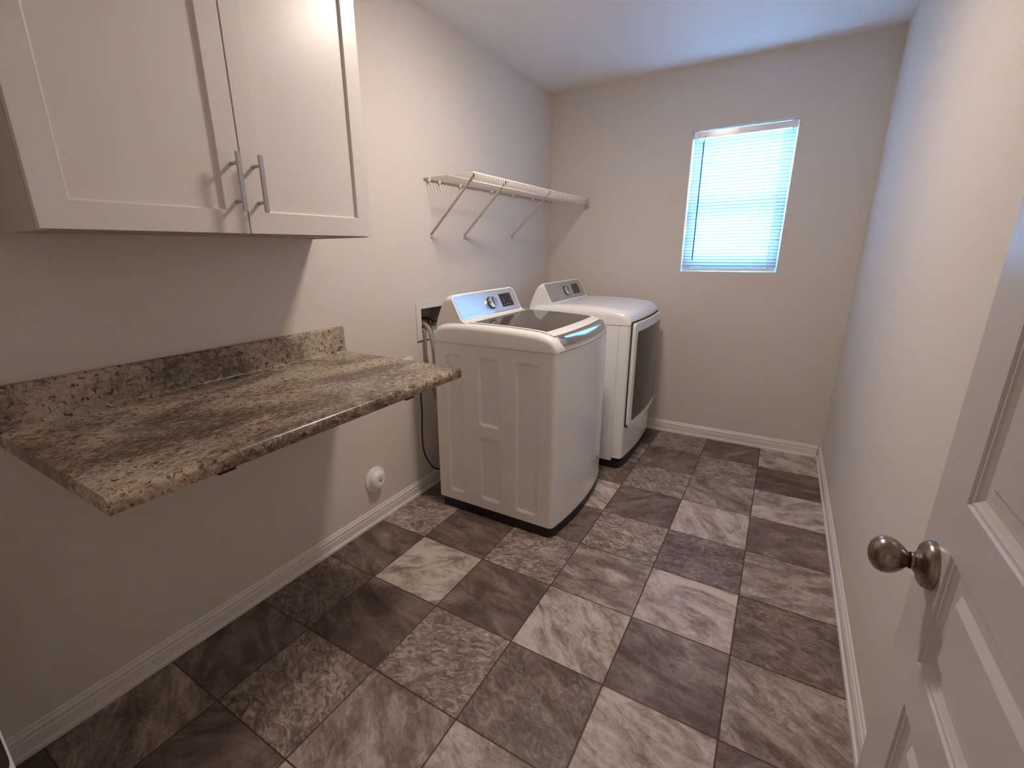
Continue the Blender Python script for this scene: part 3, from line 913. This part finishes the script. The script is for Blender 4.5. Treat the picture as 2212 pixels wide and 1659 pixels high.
# dryer door on the bowed front
def front_x(y, R=.030):
    t = (y - RC) / (RHW + .001 - R)
    return RF + .016 * bowf(min(max(t, -1), 1))
def front_sheet(bm, poly_fn, d0, d1):
    pass
def door_sheet(bm, y0, y1, z0, z1, d0, d1, r, n=8, shear=0.0):
    """rounded plate that follows the bow; r = radii (y0z0, y1z0, y1z1, y0z1)"""
    ny, nz_ = 26, 30
    R = r
    def lim(z):
        a, b_ = y0, y1
        if z < z0 + R[0]: a += R[0] - math.sqrt(max(R[0] ** 2 - (z0 + R[0] - z) ** 2, 0))
        if z > z1 - R[3]: a += R[3] - math.sqrt(max(R[3] ** 2 - (z - z1 + R[3]) ** 2, 0))
        if z < z0 + R[1]: b_ -= R[1] - math.sqrt(max(R[1] ** 2 - (z0 + R[1] - z) ** 2, 0))
        if z > z1 - R[2]: b_ -= R[2] - math.sqrt(max(R[2] ** 2 - (z - z1 + R[2]) ** 2, 0))
        return a, b_
    zs = [z0 + (1 - math.cos(math.pi / 2 * k / 8)) * R[0] for k in range(8)] + [z0 + R[0] + (z1 - R[3] - z0 - R[0]) * k / 14 for k in range(15)] + [z1 - R[3] + R[3] * math.sin(math.pi / 2 * k / 8) for k in range(1, 9)]
    F, Bk = [], []
    for z in zs:
        a, b_ = lim(z)
        F.append([]); Bk.append([])
        for i in range(ny + 1):
            y = a + (b_ - a) * i / ny
            F[-1].append(bm.verts.new((front_x(y) + d1, y, z)))
            Bk[-1].append(bm.verts.new((front_x(y) + d0, y, z)))
    fs = []
    for G, flip in ((F, 0), (Bk, 1)):
        for A, B in zip(G, G[1:]):
            for i in range(ny):
                fs.append(bm.faces.new((A[i], A[i + 1], B[i + 1], B[i])))
    loop = lambda G: G[0] + [g[-1] for g in G[1:-1]] + G[-1][::-1] + [g[0] for g in G[1:-1]][::-1]
    A, B = loop(F), loop(Bk)
    for k in range(len(A)):
        fs.append(bm.faces.new((A[k], A[(k + 1) % len(A)], B[(k + 1) % len(A)], B[k])))
    bmesh.ops.recalc_face_normals(bm, faces=fs)
bm = nb(); door_sheet(bm, RC - .318, RC + .335, .268, .930, .0005, .004, [.035, .035, .006, .012]); gpo = link('door_gasket', bm, M_GAP, None)
bm = nb(); door_sheet(bm, RC - .305, RC + .333, .276, .921, .0042, .022, [.030, .030, .006, .022]); dr = link('dryer_door', bm, M_PLWHITE, dryer, 40)
gpo.parent = dr; gpo.location = (0, 0, 0)
bm = nb(); door_sheet(bm, RC - .262, RC + .322, .312, .868, .0222, .0238, [.014, .014, .010, .020]); dg = link('door_glass', bm, M_DRGLASS, None, 40); dg.parent = dr
bm = nb(); door_sheet(bm, RC - .266, RC + .326, .308, .872, .0221, .0230, [.016, .016, .012, .022]); dt = link('glass_trim', bm, M_CHROME, None, 40); dt.parent = dr

# ------------------------------------------------------------------ wire shelf
ws = thing('wire_shelf', 'white ventilated wire shelf with diagonal braces high on the left wall', 'wire shelf', (0, -.77, 1.69))
SY0, SY1, SZ = -1.535, -0.004, 1.690
bm = nb()
n = 61
for i in range(n):
    y = SY0 + .018 + (SY1 - SY0 - .03) * i / (n - 1)
    tube(bm, [(.010, y, SZ + .002), (.298, y, SZ + .006), (.3035, y, SZ + .003), (.3045, y, SZ - .004), (.3045, y, SZ - .036)], .0021, 6)
link('cross_wires', bm, M_WIRE, ws, True)
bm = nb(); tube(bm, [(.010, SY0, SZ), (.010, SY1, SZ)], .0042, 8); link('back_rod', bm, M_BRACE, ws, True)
bm = nb(); tube(bm, [(.160, SY0, SZ), (.160, SY1, SZ)], .0026, 8); link('middle_rod', bm, M_WIRE, ws, True)
bm = nb(); tube(bm, [(.301, SY0, SZ + .001), (.301, SY1, SZ + .001)], .0032, 8); link('front_rod', bm, M_WIRE, ws, True)
bm = nb(); tube(bm, [(.3025, SY0, SZ - .037), (.3025, SY1, SZ - .037)], .0032, 8); link('lip_rod', bm, M_WIRE, ws, True)
for y in (-1.500, -1.412, -1.223, -.89, -.62, -.334, -.06):
    bm = nb(); box(bm, .0005, .016, y - .007, y + .007, SZ - .010, SZ + .012, .002, 2); tube(bm, [(.010, y - .006, SZ - .006), (.016, y - .004, SZ - .016)], .003, 6)
    link('wall_clip', bm, M_WIRE, ws)
for y in (-1.500, -1.195, -.642):
    bm = nb()
    A = Vector((.290, y - .012, SZ - .010)); B = Vector((.008, y, SZ - .268))
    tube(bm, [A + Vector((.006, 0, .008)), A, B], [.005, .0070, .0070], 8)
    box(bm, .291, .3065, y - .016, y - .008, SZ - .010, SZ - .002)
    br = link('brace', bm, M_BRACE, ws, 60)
    bm = nb(); prism(bm, rrect(y - .009, y + .009, SZ - .302, SZ - .264, .005, 4), 'x', .0005, .0035)
    ft = link('brace_foot', bm, M_PLWHITE, None); ft.parent = br
    bm = nb(); lathe(bm, [(0, 0), (0, .0042), (.0015, .003), (.0015, 0)], (.0036, y, SZ - .288), (1, 0, 0), 12); sc_ = link('screw', bm, M_STEELB, None); sc_.parent = ft if False else br
bm = nb()
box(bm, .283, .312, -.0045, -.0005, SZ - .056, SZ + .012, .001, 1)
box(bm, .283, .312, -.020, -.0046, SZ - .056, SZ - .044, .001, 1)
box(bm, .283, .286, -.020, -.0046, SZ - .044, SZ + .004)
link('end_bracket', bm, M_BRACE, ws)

# ------------------------------------------------------------------ washer outlet box in the left wall
ob_ = thing('washer_outlet_box', 'white recessed plumbing box in the left wall behind the washing machine', 'outlet box', (0, -1.51, .98))
bm = nb()
y0, y1, z0, z1 = -1.648, -1.372, .879, 1.081
box(bm, .0004, .005, y0, BX[0], z0, z1); box(bm, .0004, .005, BX[1], y1, z0, z1); box(bm, .0004, .005, BX[0], BX[1], z0, BX[2]); box(bm, .0004, .005, BX[0], BX[1], BX[3], z1)
link('flange', bm, M_BOXFL, ob_)
bm = nb()
e = .0015
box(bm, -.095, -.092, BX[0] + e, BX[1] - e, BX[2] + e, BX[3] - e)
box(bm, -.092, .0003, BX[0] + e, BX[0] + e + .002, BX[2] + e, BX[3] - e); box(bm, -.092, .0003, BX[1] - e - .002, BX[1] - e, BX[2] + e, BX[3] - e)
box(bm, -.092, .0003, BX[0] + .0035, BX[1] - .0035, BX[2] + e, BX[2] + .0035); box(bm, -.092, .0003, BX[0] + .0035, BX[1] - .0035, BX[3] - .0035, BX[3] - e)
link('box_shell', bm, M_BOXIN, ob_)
for yv in (-1.535, -1.475):
    bm = nb(); lathe(bm, [(0, 0), (0, .010), (.045, .010), (.045, .014), (.055, .014), (.055, 0)], (-.05, yv, BX[2] + .004), (0, 0, 1), 14); box(bm, -.056, -.044, yv - .022, yv + .022, BX[2] + .060, BX[2] + .068, .002, 1); link('valve', bm, M_BRONZE, ob_, 40)
bm = nb(); tube(bm, spline([(-.05, -1.575, .935), (-.035, -1.578, .958), (.005, -1.585, .960), (.035, -1.590, .940), (.055, -1.597, .900), (.068, -1.600, .840), (.078, -1.600, .700), (.090, -1.590, .450), (.115, -1.570, .200)], 8), .0115, 12)
tag(link('drain_hose', bm, M_HOSE, None, True), 'thick grey drain hose arching out of the wall box behind the washing machine', 'hose')
bm = nb(); tube(bm, spline([(-.045, -1.600, .936), (.004, -1.602, .934), (.016, -1.603, .915), (.020, -1.603, .860), (.022, -1.600, .760), (.040, -1.560, .550), (.090, -1.480, .420), (.150, -1.420, .40)], 8), .0062, 10)
link('supply_hose', bm, M_HOSE, ob_, True)['label'] = 'thin grey supply hose hanging straight down'
bm = nb(); tube(bm, spline([(-.048, -1.535, .985), (.0, -1.535, .985), (.06, -1.53, .965), (.11, -1.50, .92), (.15, -1.47, .86)], 8), .009, 10)
link('inlet_hose', bm, M_CORD, ob_, True)['label'] = 'black water inlet hose'
bm = nb(); box(bm, .0004, .006, -1.646, -1.545, .8748, .8786); link('dark_strip', bm, M_BRONZE, ob_)['label'] = 'dark strip under the flange'  # separate thin dark strip just below the flange

# wall outlet with power cord
wo = thing('wall_outlet', 'white wall outlet low behind the right end of the countertop', 'outlet', (0, -1.733, .7475))
bm = nb(); box(bm, .0004, .006, -1.768, -1.698, .690, .805, .0015, 2); link('cover_plate', bm, M_PLWHITE, wo)
for zz in (.728, .767):
    bm = nb(); prism(bm, rrect(-1.750, -1.716, zz - .0155, zz + .0155, .008, 5), 'x', .0061, .0085); link('socket', bm, M_PLWHITE, wo)
bm = nb()
tube(bm, spline([(.030, -1.733, .728), (.045, -1.722, .700), (.045, -1.700, .640), (.042, -1.690, .500), (.042, -1.699, .380), (.044, -1.694, .270), (.046, -1.655, .185), (.052, -1.60, .125), (.070, -1.52, .105), (.12, -1.42, .12), (.17, -1.38, .16)], 8), .0043, 8)
box(bm, .0087, .032, -1.746, -1.720, .715, .741, .004, 2)
tag(link('power_cord', bm, M_CORD, None, 60), 'black power cord looping down the wall beside the washing machine', 'cord')

# round cap low on the left wall
cp = thing('pipe_cap', 'round white domed pipe cap low on the left wall under the countertop', 'pipe cap', (0, -2.025, .237))
CYc, CZc = -2.030, .238
bm = nb(); lathe(bm, [(.0004, 0), (.0004, .066), (.004, .066), (.010, .060), (.014, .052), (.014, 0)], (0, CYc, CZc), (1, 0, 0), 40); link('flange', bm, M_PLWHITE, cp, 40)
bm = nb(); lathe(bm, [(.0141, .050), (.020, .049), (.028, .046), (.036, .040), (.039, .034), (.040, .030), (.0405, .0055), (.040, .005), (.0405, 0)], (0, CYc, CZc), (1, 0, 0), 40); link('cap', bm, M_PLWHITE, cp, 50)
bm = nb(); lathe(bm, [(.0406, 0), (.0406, .0048), (.0410, .0045), (.0410, 0)], (0, CYc, CZc), (1, 0, 0), 16); link('centre_hole', bm, M_GAP, cp)

SC.cycles.use_denoising = True
SC.cycles.max_bounces = 8
SC.cycles.diffuse_bounces = 5
SC.cycles.sample_clamp_indirect = 0
